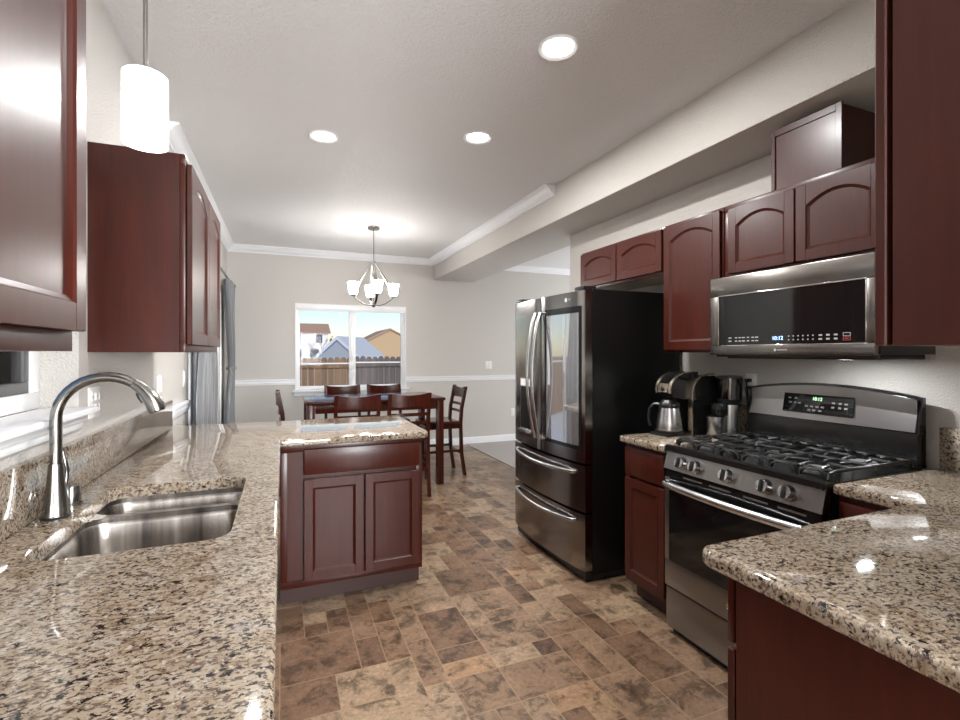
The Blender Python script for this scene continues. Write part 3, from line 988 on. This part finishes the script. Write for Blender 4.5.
# facing local -Y; carafe stands at y about -.11
mb = MB()
mb.prism([(-.01, 0), (.20, 0), (.205, .22), (.17, .30), (.08, .335), (-.01, .335)], 'X', -.062, .062)
mb.build('body', M['black_gloss'], cm, angle=25)
prof = [(-.150, .215), (-.162, .235), (-.163, .262), (-.152, .288), (-.132, .312), (-.104, .332), (-.065, .345), (-.02, .352), (.03, .353), (.03, .215), (-.06, .200)]
hd = MB().prism(prof, 'X', -.066, .056).build('brew_head', M['black_gloss'], cm, angle=35)
def band(path, x0, x1, th):
    """ribbon lying on a path in the yz plane"""
    P = [Vector((0, p[0], p[1])) for p in path]
    loops = []
    for k, p in enumerate(P):
        t_ = (P[min(k+1, len(P)-1)]-P[max(k-1, 0)]).normalized()
        n_ = Vector((0, -t_.z, t_.y))
        loops.append([(x0, *(p+n_*.0006).yz), (x1, *(p+n_*.0006).yz), (x1, *(p+n_*th).yz), (x0, *(p+n_*th).yz)])
    return MB().loft(loops)
up = [(-.162, .235), (-.163, .262), (-.152, .288), (-.132, .312), (-.104, .332), (-.065, .345)]
for x0_, x1_ in ((-.064, -.046), (.036, .054)):
    band(up, x0_, x1_, .005).build('head_trim', M['gold'], hd, angle=40)
band([(-.150, .292), (-.132, .312), (-.112, .327)], -.036, .026, .003).build('touch_screen', M['black_glass'], hd, angle=40)
band([(-.1635, .240), (-.163, .262), (-.153, .286)], -.040, .030, .004).build('emblem_plate', M['gold'], hd, angle=40)
MB().lathe([(.012, 0), (.012, -.003), (.0, -.003)], (-.005, -.1675, .256), 'Y', 18).build('emblem', M['black'], hd)
path = [(-.030, .001), (-.030, .10), (-.030, .20), (-.027, .245), (-.016, .280), (.004, .306), (.034, .322), (.08, .332), (.13, .334)]
band(path, .052, .079, .010).build('side_trim', M['gold'], cm, angle=40)
mb = MB(); mb.prism([(-.025, 0), (.19, 0), (.19, .30), (.13, .330), (.08, .328), (.036, .317), (.008, .301), (-.012, .277), (-.022, .244), (-.025, .20)], 'X', .0625, .077); mb.build('side_panel', M['black_gloss'], cm, angle=25)
MB().prism([(-.20, 0), (-.01, 0), (-.01, .012), (-.20, .012)], 'X', -.072, .060).build('base', M['black'], cm)
# carafe on its base
cf = thing('coffee_carafe', 'stainless steel carafe with black lid under the coffee maker head', 'carafe', (2.010, 2.122, CT+.013))
MB().lathe([(.070, .016), (.071, .022), (.066, .065), (.058, .115), (.053, .140), (.0, .140)], seg=28).build('body', M['steel'], cf)
MB().lathe([(.073, 0), (.075, .004), (.074, .0155), (.0, .0155)], seg=28).build('base', M['black'], cf)
MB().lathe([(.054, .1405), (.056, .150), (.053, .166), (.042, .176), (.038, .184), (.0, .184)], seg=28).build('lid', M['black'], cf)
MB().tube([(-.030, .040, .158), (-.050, .066, .156), (-.066, .084, .13), (-.070, .088, .07), (-.064, .080, .03)], .011, 8, (1.2, .7)).build('handle', M['black'], cf)
# grinder
gr = thing('coffee_grinder', 'steel and black coffee grinder with a smoky hopper next to the range', 'coffee grinder', (2.285, 1.962, CT+.0005))
MB().lathe([(.05, .006), (.05, .175), (.0, .175)], seg=28).build('body', M['steel'], gr)
MB().lathe([(.052, 0), (.052, .0055), (.0, .0055)], seg=24).box(-.145, -.045, 0, -.04, .045, .008, .003).build('base', M['black'], gr)
MB().lathe([(.051, .1755), (.060, .195), (.062, .205), (.0, .205)], seg=28).build('collar', M['black'], gr)
MB().lathe([(.0615, .2055), (.0645, .318), (.0625, .318), (.0595, .2065)], seg=28).build('hopper', M['hopper'], gr)
MB().lathe([(.066, .3185), (.066, .330), (.05, .333), (.0, .333)], seg=28).build('lid', M['black'], gr)
MB().box(-.105, -.035, .115, -.045, .035, .185, .012).build('chute', M['black_gloss'], gr)
tag(MB().lathe([(.043, 0), (.045, .003), (.045, .095), (.048, .098), (.048, .104), (.0, .104)], (2.185, 1.965, CT+.009), seg=26).build('grounds_cup', M['steel']),
    'small steel cup standing in front of the coffee grinder', 'cup')
# power cords with plugs at the wall outlet
def plate(name, label, loc, rz, gangs=1, kind='outlet', group=None):
    """wall plate facing local -Y"""
    t = thing(name, label, kind, loc, rz, group)
    wd = .07+.046*(gangs-1)
    MB().box(-wd/2, -.006, -.0575, wd/2, -.0006, .0575, .003).build('cover_plate', M['white_plastic'], t)
    for k in range(gangs):
        x = (k-(gangs-1)/2)*.046
        if kind == 'outlet':
            for s in (-1, 1):
                rc = MB().box(x-.016, -.008, s*.02-.014, x+.016, -.006, s*.02+.014, .003).build('receptacle', M['white_plastic'], t)
                for e_ in (-.006, .006):
                    MB().box(x+e_-.001, -.0086, s*.02-.004, x+e_+.001, -.008, s*.02+.006).build('slot', M['black'], rc)
        else:
            MB().box(x-.016, -.009, -.032, x+.016, -.006, .032, .003).build('rocker', M['white_plastic'], t)
    return t
plate('wall_outlet', 'white outlet with two black plugs behind the gas range', (XR, 1.94, 1.20), -R90, 1)
plate('wall_outlet', 'white double outlet beside the sink window sill', (XW, 2.205, 1.19), R90, 2)
plate('wall_outlet', 'white double outlet above the end of the long backsplash', (XW, 3.24, 1.185), R90, 2)
plate('wall_switch', 'white switch next to the charcoal curtain', (XW, 3.98, 1.19), R90, 1, 'switch')
plate('wall_switch', 'white double switch above the chair rail beside the refrigerator', (2.92, YF, 1.19), 0, 2, 'switch')
plate('wall_outlet', 'white outlet low on the far wall below the chair rail', (3.33, YF, .45), 0, 1)
def cord(name, label, pts, plug):
    t = thing(name, label, 'cord', plug)
    P = [Vector(p)-Vector(plug) for p in pts]
    # smooth the path
    out = []
    for i in range(len(P)-1):
        p0, p1, p2, p3 = P[max(i-1,0)], P[i], P[i+1], P[min(i+2,len(P)-1)]
        for k in range(6):
            s = k/6
            out.append(.5*((2*p1)+(-p0+p2)*s+(2*p0-5*p1+4*p2-p3)*s*s+(-p0+3*p1-3*p2+p3)*s**3))
    out.append(P[-1])
    MB().tube(out, .004, 8).build('cable', M['black'], t)
    MB().box(-.028, -.011, -.010, 0, .011, .010, .004).build('plug', M['black'], t)
cord('power_cord', 'black cord of the coffee grinder looping down from the upper plug', [(2.392, 1.94, 1.22), (2.368, 1.930, 1.225), (2.362, 1.915, 1.19), (2.372, 1.91, 1.05), (2.385, 1.905, .96), (2.370, 1.91, .9245), (2.352, 1.945, .9200)], (2.42, 1.94, 1.22))
cord('power_cord', 'black cord hanging tangled from the lower plug behind the range', [(2.392, 1.94, 1.18), (2.368, 1.928, 1.172), (2.366, 1.918, 1.12), (2.385, 1.93, 1.05), (2.37, 1.915, 1.0), (2.392, 1.95, .97), (2.375, 1.93, .935), (2.385, 2.03, .922), (2.345, 2.08, .924)], (2.42, 1.94, 1.18))

# ================================================================ lamps
def downlight(x, y, label):
    t = thing('recessed_downlight', label, 'ceiling light', (x, y, ZC-.0005), 0, 'recessed ceiling lights')
    MB().lathe([(.090, 0), (.092, -.004), (.086, -.010), (.074, -.006), (.068, -.0008)], seg=32).build('trim_ring', M['trim'], t)
    MB().lathe([(.067, -.001), (.067, -.003), (.0, -.0035)], seg=32).build('lens', M['lens'], t)
    ld = bpy.data.lights.new('bulb', 'AREA'); ld.shape = 'DISK'; ld.size = .125; ld.energy = LAMP_W; ld.color = (1, .995, .985)
    lo = bpy.data.objects.new('bulb', ld); COL.objects.link(lo); lo.parent = t; lo.location = (0, 0, -.012)
downlight(1.14, 1.875, 'lit recessed ceiling light beside the plain soffit, the largest of the three in view')
downlight(.243, 3.20, 'lit recessed ceiling light nearest the crown moulding above the peninsula')
downlight(1.145, 2.85, 'lit recessed ceiling light just above the cut end of the soffit crown moulding')
downlight(1.3, -1.2, 'unseen recessed light added as fill in the room behind the kitchen')  # this and the next are unseen downlights added for extra light
downlight(.3, -2.2, 'unseen recessed light added as fill near the back wall of the family room')

# pendant above the sink
t = thing('pendant_lamp', 'lit white cylinder pendant lamp hanging above the sink', 'pendant lamp', (-.325, 1.475, 1.905))
MB().lathe([(.046, .002), (.050, .0), (.050, .175), (.046, .175)], seg=36).lathe([(.047, .1755), (.047, .178), (.0, .178)], seg=30).build('glass_shade', M['opal'], t)
MB().lathe([(.026, .1785), (.024, .186), (.010, .196), (.0065, .20), (.0, .20)], seg=20).build('socket_cap', M['nickel'], t)
MB().lathe([(.0055, .2005), (.0055, ZC-1.905-.02), (.0, ZC-1.905-.02)], seg=10).build('rod', M['nickel'], t)
MB().lathe([(.055, ZC-1.905-.02), (.06, ZC-1.905-.012), (.06, ZC-1.905-.001), (.0, ZC-1.905-.001)], seg=28).build('canopy', M['nickel'], t)

# chandelier above the dining table
t = thing('chandelier', 'four-light chandelier with white glass shades above the dining table', 'chandelier', (.915, 5.30, 1.865))
zt = ZC-1.865
MB().lathe([(.06, zt-.028), (.065, zt-.02), (.065, zt-.001), (.0, zt-.001)], seg=28).build('canopy', M['nickel'], t)
MB().lathe([(.005, .50), (.005, zt-.028), (.0, zt-.028)], seg=10).build('rod', M['nickel'], t)
MB().lathe([(.0, 0), (.012, .004), (.022, .012), (.022, .03), (.009, .034), (.009, .46), (.018, .465), (.018, .50), (.0, .50)], seg=18).build('stem', M['nickel'], t)
for k in range(4):
    an = math.radians(-22.15+22+90*k)
    ca, sa = math.cos(an), math.sin(an)
    P = lambda r, z: (r*ca, r*sa, z)
    pts = [P(.018, .022), P(.07, .024), P(.13, .045), P(.18, .082), P(.213, .115)]
    MB().tube(pts, .0085, 8, (1.4, .6)).lathe([(.02, .115), (.032, .120), (.034, .132), (.0, .132)], (P(.215, 0)[0], P(.215, 0)[1], 0), seg=18).build('arm', M['nickel'], t)
    pts = [P(.205, .118), P(.185, .19), P(.13, .30), P(.06, .41), P(.015, .475)]
    MB().tube(pts, .0085, 8, (1.5, .5)).build('upper_strut', M['nickel'], t)
    cx, cy, _ = P(.215, 0)
    MB().lathe([(.034, .1325), (.047, .165), (.059, .262), (.055, .262), (.043, .165), (.030, .138)], (cx, cy, 0), seg=26).build('glass_shade', M['opal_c'], t)

# ================================================================ dining set
tb = thing('dining_table', 'counter-height cherry dining table below the window', 'table', (.89, 5.24, 0))
MB().box(-.69, -.41, .878, .69, .41, .908, .006).build('tabletop', M['wood_dine'], tb)
mb = MB()
mb.box(-.60, -.375, .79, .60, -.353, .877, .002).box(-.60, .353, .79, .60, .375, .877, .002).box(-.655, -.34, .79, -.633, .34, .877, .002).box(.633, -.34, .79, .655, .34, .877, .002)
mb.build('apron', M['wood_dine'], tb)
for sx in (-1, 1):
    for sy in (-1, 1):
        MB().box(sx*.605, sy*.325, .001, sx*.675, sy*.395, .8775, .004).build('leg', M['wood_dine'], tb)
ch = thing('dining_chair', 'cherry counter chair seen from behind on the near side, in front of the window mullion', 'chair', (.63, 4.735, 0), 0, 'dining chairs')
def chair_parts(t):
    W = M['wood_dine']
    st = rrect(-.215, -.195, .215, .215, .03)
    mb = MB()
    mb.loft([[(p[0], p[1], .585) for p in st], [(p[0], p[1], .603) for p in st], [(p[0]*.96, p[1]*.96, .612) for p in st]])
    mb.build('seat', W, t)
    mb = MB(); mb.box(-.19, -.19, .53, .19, -.172, .584).box(-.19, .172, .53, .19, .19, .584).box(-.19, -.172, .53, -.172, .172, .584).box(.172, -.172, .53, .19, .172, .584)
    mb.build('seat_frame', W, t)
    for s in (-1, 1):
        MB().loft([[(s*.19+a*.016, -.205+oy+b*.018, z) for a, b in ((-1,-1),(1,-1),(1,1),(-1,1))]
                   for z, oy in ((.001, -.05), (.25, -.012), (.58, .0), (.75, -.012), (.995, -.062))]).build('rear_leg', W, t, angle=25)
        MB().box(s*.19-.017, .172, .001, s*.19+.017, .206, .583, .003).build('front_leg', W, t)
    def curved(z0, z1, y, dip, n=10):
        loops = []
        for k in range(n+1):
            x = -.178+.356*k/n; c = 1-(x/.178)**2
            yy = y-.022*c
            loops.append([(x, yy-.009, z0), (x, yy+.009, z0), (x, yy+.009, z1-dip*c), (x, yy-.009, z1-dip*c)])
        return MB().loft(loops)
    curved(.865, .992, -.252, .018).build('top_rail', W, t, angle=30)
    curved(.775, .805, -.232, 0).build('slat', W, t, angle=30)
    curved(.695, .725, -.222, 0).build('slat', W, t, angle=30)
    MB().box(-.175, .18, .20, .175, .20, .235, .003).build('stretcher', W, t)
    MB().box(-.175, -.225, .24, .175, -.207, .27, .003).build('stretcher', W, t)
    for s in (-1, 1): MB().box(s*.19-.009, -.20, .27, s*.19+.009, .172, .298, .003).build('stretcher', W, t)
chair_parts(ch)
dup(ch, (1.11, 4.735, 0), 0, 'cherry counter chair seen from behind on the near side, close to the peninsula corner')
dup(ch, (.655, 5.66, 0), PI, 'cherry counter chair across the table, its top rail against the tan fence', None)
dup(ch, (1.145, 5.66, 0), PI, 'cherry counter chair across the table, its top rail against the grey fence', None)
dup(ch, (1.64, 5.30, 0), R90, 'cherry counter chair at the table end facing the curtain, in front of the far wall', None)
dup(ch, (.22, 5.22, 0), -R90, 'cherry counter chair at the table end nearest the curtains, mostly hidden by the peninsula', None)

# ================================================================ curtains
cr = thing('curtain_rod', 'nickel curtain rod over the sliding patio door', 'curtain rod', (XW+.09, 5.2, 2.20))
MB().tube([(0, -1.3, 0), (0, 0, 0), (0, 1.49, 0)], .011, 10).build('rod', M['nickel'], cr)
for s in (-1.34, 1.52):
    MB().lathe([(.012, -.02), (.022, -.008), (.026, .006), (.02, .02), (.0, .026)], (0, s, 0), 'Y', 14).build('finial', M['nickel'], cr)
for s in (-1.275, 1.455):
    MB().box(-.088, s-.008, -.008, 0, s+.008, -.0112, .001).box(-.0895, s-.015, -.03, -.082, s+.015, .03, .002).build('bracket', M['nickel'], cr)
def curtain(label, y0, y1, tie, tie_to, seed, folds):
    """pleated panel hung from the rod between y0 and y1, gathered at tie height towards y = tie_to"""
    yc = (y0+y1)/2
    t = thing('curtain', label, 'curtain', (XW+.09, yc, 0), 0, 'satin curtains')
    n, m = folds*10, 30
    rnd = random.Random(seed)
    ph = [rnd.uniform(-.5, .5) for _ in range(folds+2)]
    def P(k, j, side):
        u = k/n; z = .02+(2.180-.02)*j/m
        if z > tie: s = ((z-tie)/(2.19-tie)); wfac = .36+.64*s**.8
        else: s = ((tie-z)/tie); wfac = .36+.6*min(1, 1.7*s)**.8
        c = yc + (tie_to-yc)*(1-(wfac-.36)/.64)
        y = c + (u-.5)*(y1-y0)*wfac
        amp = .020+.018*wfac
        x = amp*math.sin(2*PI*folds*u+ph[int(u*folds)]*.5) + .006*math.sin(5*z+9*u) + side*.0018
        return (x, y-yc, z)
    mb = MB()
    F = [[mb.bm.verts.new(P(k, j, 1)) for k in range(n+1)] for j in range(m+1)]
    B = [[mb.bm.verts.new(P(k, j, -1)) for k in range(n+1)] for j in range(m+1)]
    f = mb.bm.faces.new
    for j in range(m):
        for k in range(n):
            f((F[j][k], F[j][k+1], F[j+1][k+1], F[j+1][k])); f((B[j][k], B[j+1][k], B[j+1][k+1], B[j][k+1]))
        f((F[j][0], F[j+1][0], B[j+1][0], B[j][0])); f((F[j][n], B[j][n], B[j+1][n], F[j+1][n]))
    for k in range(n):
        f((F[0][k], B[0][k], B[0][k+1], F[0][k+1])); f((F[m][k], F[m][k+1], B[m][k+1], B[m][k]))
    mb.build('cloth_panel', M['curtain'], t, angle=80)
    if tie < 2:
        w_ = (y1-y0)*.36/2
        lp = [(.05*math.cos(q*PI/12), tie_to-yc+(w_+.012)*math.sin(q*PI/12)) for q in range(24)]
        mb = MB(); mb.tube([(p[0], p[1], tie) for p in lp]+[(lp[0][0], lp[0][1], tie)], .011, 8, (.5, 1.6)); mb.build('tieback', M['curtain'], t)
    return t
curtain('grey satin curtain beside the wall switch, behind the two-door cabinet', 3.96, 4.92, 2.5, 4.42, 4, 6)
curtain('grey satin curtain tied back at the far side of the patio door', 5.86, 6.62, 1.19, 6.44, 5, 5)

# ================================================================ outside
ZG = -.5
struct(MB().box(-60, -30, ZG-.1, 80, 130, ZG).build('snow_ground', M['snow']))
def fence(name, label, p0, p1, ztop, mat):
    p0, p1 = Vector(p0), Vector(p1)
    L = (p1-p0).length; d = (p1-p0).normalized()
    t = thing(name, label, 'fence', (p0.x, p0.y, ZG), math.atan2(d.y, d.x))
    mb = MB(); n = int(L/.145)
    rnd = random.Random(int(L*100))
    H = ztop-ZG
    for k in range(n):
        x = k*L/n; hh = H+rnd.uniform(-.012, .012); wv = L/n-.008
        mb.loft([[(x, .0, z0), (x+wv, 0, z0), (x+wv, .02, z0), (x, .02, z0)] if z0 < hh-.05 else
                 [(x+i, 0, z0), (x+wv-i, 0, z0), (x+wv-i, .02, z0), (x+i, .02, z0)] for z0, i in ((.02, 0), (hh-.06, 0), (hh, .035))])
    mb.build('picket_panel', mat, t, smooth=False)
    mb = MB()
    for zz in (H-.25, .35): mb.box(0, -.045, zz, L, -.001, zz+.085)
    mb.build('rail', mat, t)
    MB().box(0, -.05, H-.1645, L, .0-.001, H-.13, .012).build('snow_ridge', M['snow'], t)
    return t
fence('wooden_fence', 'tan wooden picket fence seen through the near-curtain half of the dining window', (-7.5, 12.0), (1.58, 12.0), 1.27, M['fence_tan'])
fence('wooden_fence', 'picket fence coloured grey for shade, seen through the other half of the dining window', (1.60, 12.0), (10.5, 12.0), 1.29, M['fence_shaded'])
fence('wooden_fence', 'long picket fence of the side yard beyond the patio door', (-7.5, -6.0), (-7.5, 11.95), 1.30, M['fence_tan'])

def house(name, label, loc, rz, wd, dp, ze, zr, wall, roof, wins, over=.4):
    """gabled house, ridge along local x; wins: (x, z, w, h) on the front (local -Y) side"""
    t = thing(name, label, 'house', (loc[0], loc[1], ZG), rz)
    h = wd/2; e, r = ze-ZG, zr-ZG
    mb = MB(); mb.prism([(0, 0), (dp, 0), (dp, e), (dp/2, r), (0, e)], 'X', -h, h); mb.build('walls', wall, t, smooth=False)
    k = (r-e)/(dp/2)
    mb = MB()
    mb.prism([(-over, e-over*k+.02), (dp/2, r+.02), (dp+over, e-over*k+.02), (dp+over, e-over*k+.2), (dp/2, r+.2), (-over, e-over*k+.2)], 'X', -h-over, h+over)
    mb.build('roof', roof, t, smooth=False)
    for (x, z, a0, b0) in wins:
        f_ = MB().box(x-a0/2-.1, -.06, z-ZG-b0/2-.1, x+a0/2+.1, -.005, z-ZG+b0/2+.1).build('window_frame', M['vinyl'], t)
        MB().box(x-a0/2, -.09, z-ZG-b0/2, x+a0/2, -.061, z-ZG+b0/2).build('pane', M['dark_pane'], f_)
    return t
house('house', 'white two-storey house with brown roof seen through the dining window', (-1.2, 90), 0, 17.5, 9, 4.9, 6.6, M['siding_white'], M['roof_brown'],
      [(3.6, 3.9, 1.1, 1.5), (7.2, 3.9, 1.1, 1.5), (3.6, 1.3, 1.4, 1.5), (6.4, 1.3, 1.6, 1.5)])
house('house', 'tan gabled house with snowy roof seen through the dining window', (16.6, 70), R90*1.0, 10, 6.4, 2.9, 4.5, M['siding_tan'], M['roof_brown'], [], .3)
house('garden_shed', 'small shed with a frosty grey gable roof just behind the grey fence', (4.05, 24.6), math.radians(50), 2.2, 2.2, 1.15, 2.0, M['siding_blue'], M['roof_grey'], [], .12)
house('house', 'blue-grey neighbour house beyond the side yard fence', (-15, 7.5), R90, 16, 8, 2.6, 4.6, M['siding_blue'], M['roof_grey'],
      [(-5, 1.4, 1.6, 1.2), (0, 1.4, 1.6, 1.2), (4.5, 1.4, 1.6, 1.2)])
# bare tree and a rusty shrub
def bare_tree(label, x, y, hh, seed):
    rnd = random.Random(seed)
    t = thing('bare_tree', label, 'tree', (x, y, ZG))
    mb = MB()
    def grow(p, d, ln, r, lv):
        q = p+d*ln
        mb.tube([p, (p+q)/2+Vector((rnd.uniform(-.04,.04), rnd.uniform(-.04,.04), 0))*ln, q], [r, r*.85, r*.65], 5)
        if lv:
            for k in range(3):
                nd = (d+Vector((rnd.uniform(-.8,.8), rnd.uniform(-.8,.8), rnd.uniform(-.1,.5)))).normalized()
                grow(p+d*ln*rnd.uniform(.6, 1), nd, ln*rnd.uniform(.55,.75), r*.55, lv-1)
    grow(Vector((0,0,0)), Vector((0,0,1)), hh*.42, .07, 4)
    mb.build('branches', M['bark'], t)
bare_tree('bare winter tree in front of the white house outside', 2.75, 40, 3.6, 2)
t = thing('rusty_shrub', 'rust-brown shrub beside the white house outside', 'shrub', (2.9, 30, ZG))
mb = MB(); rnd = random.Random(9)
for k in range(90):
    z = rnd.uniform(.5, 2.9); r = .42*(1-(z-1.6)**2/3)
    p = Vector((rnd.uniform(-r, r), rnd.uniform(-r, r), z)); s = rnd.uniform(.05, .11)
    mb.loft([[p+Vector((s*math.cos(a_), s*math.sin(a_), -s*.5)) for a_ in (0, 2, 4)], [p+Vector((s*.5*math.cos(a_+1), s*.5*math.sin(a_+1), s)) for a_ in (0, 2, 4)]])
mb.build('foliage', M['rust_leaf'], t)
MB().tube([(0, 0, 0), (0, 0, 1.0), (0, 0, 2.2)], [.06, .05, .02], 6).build('trunk', M['bark'], t)
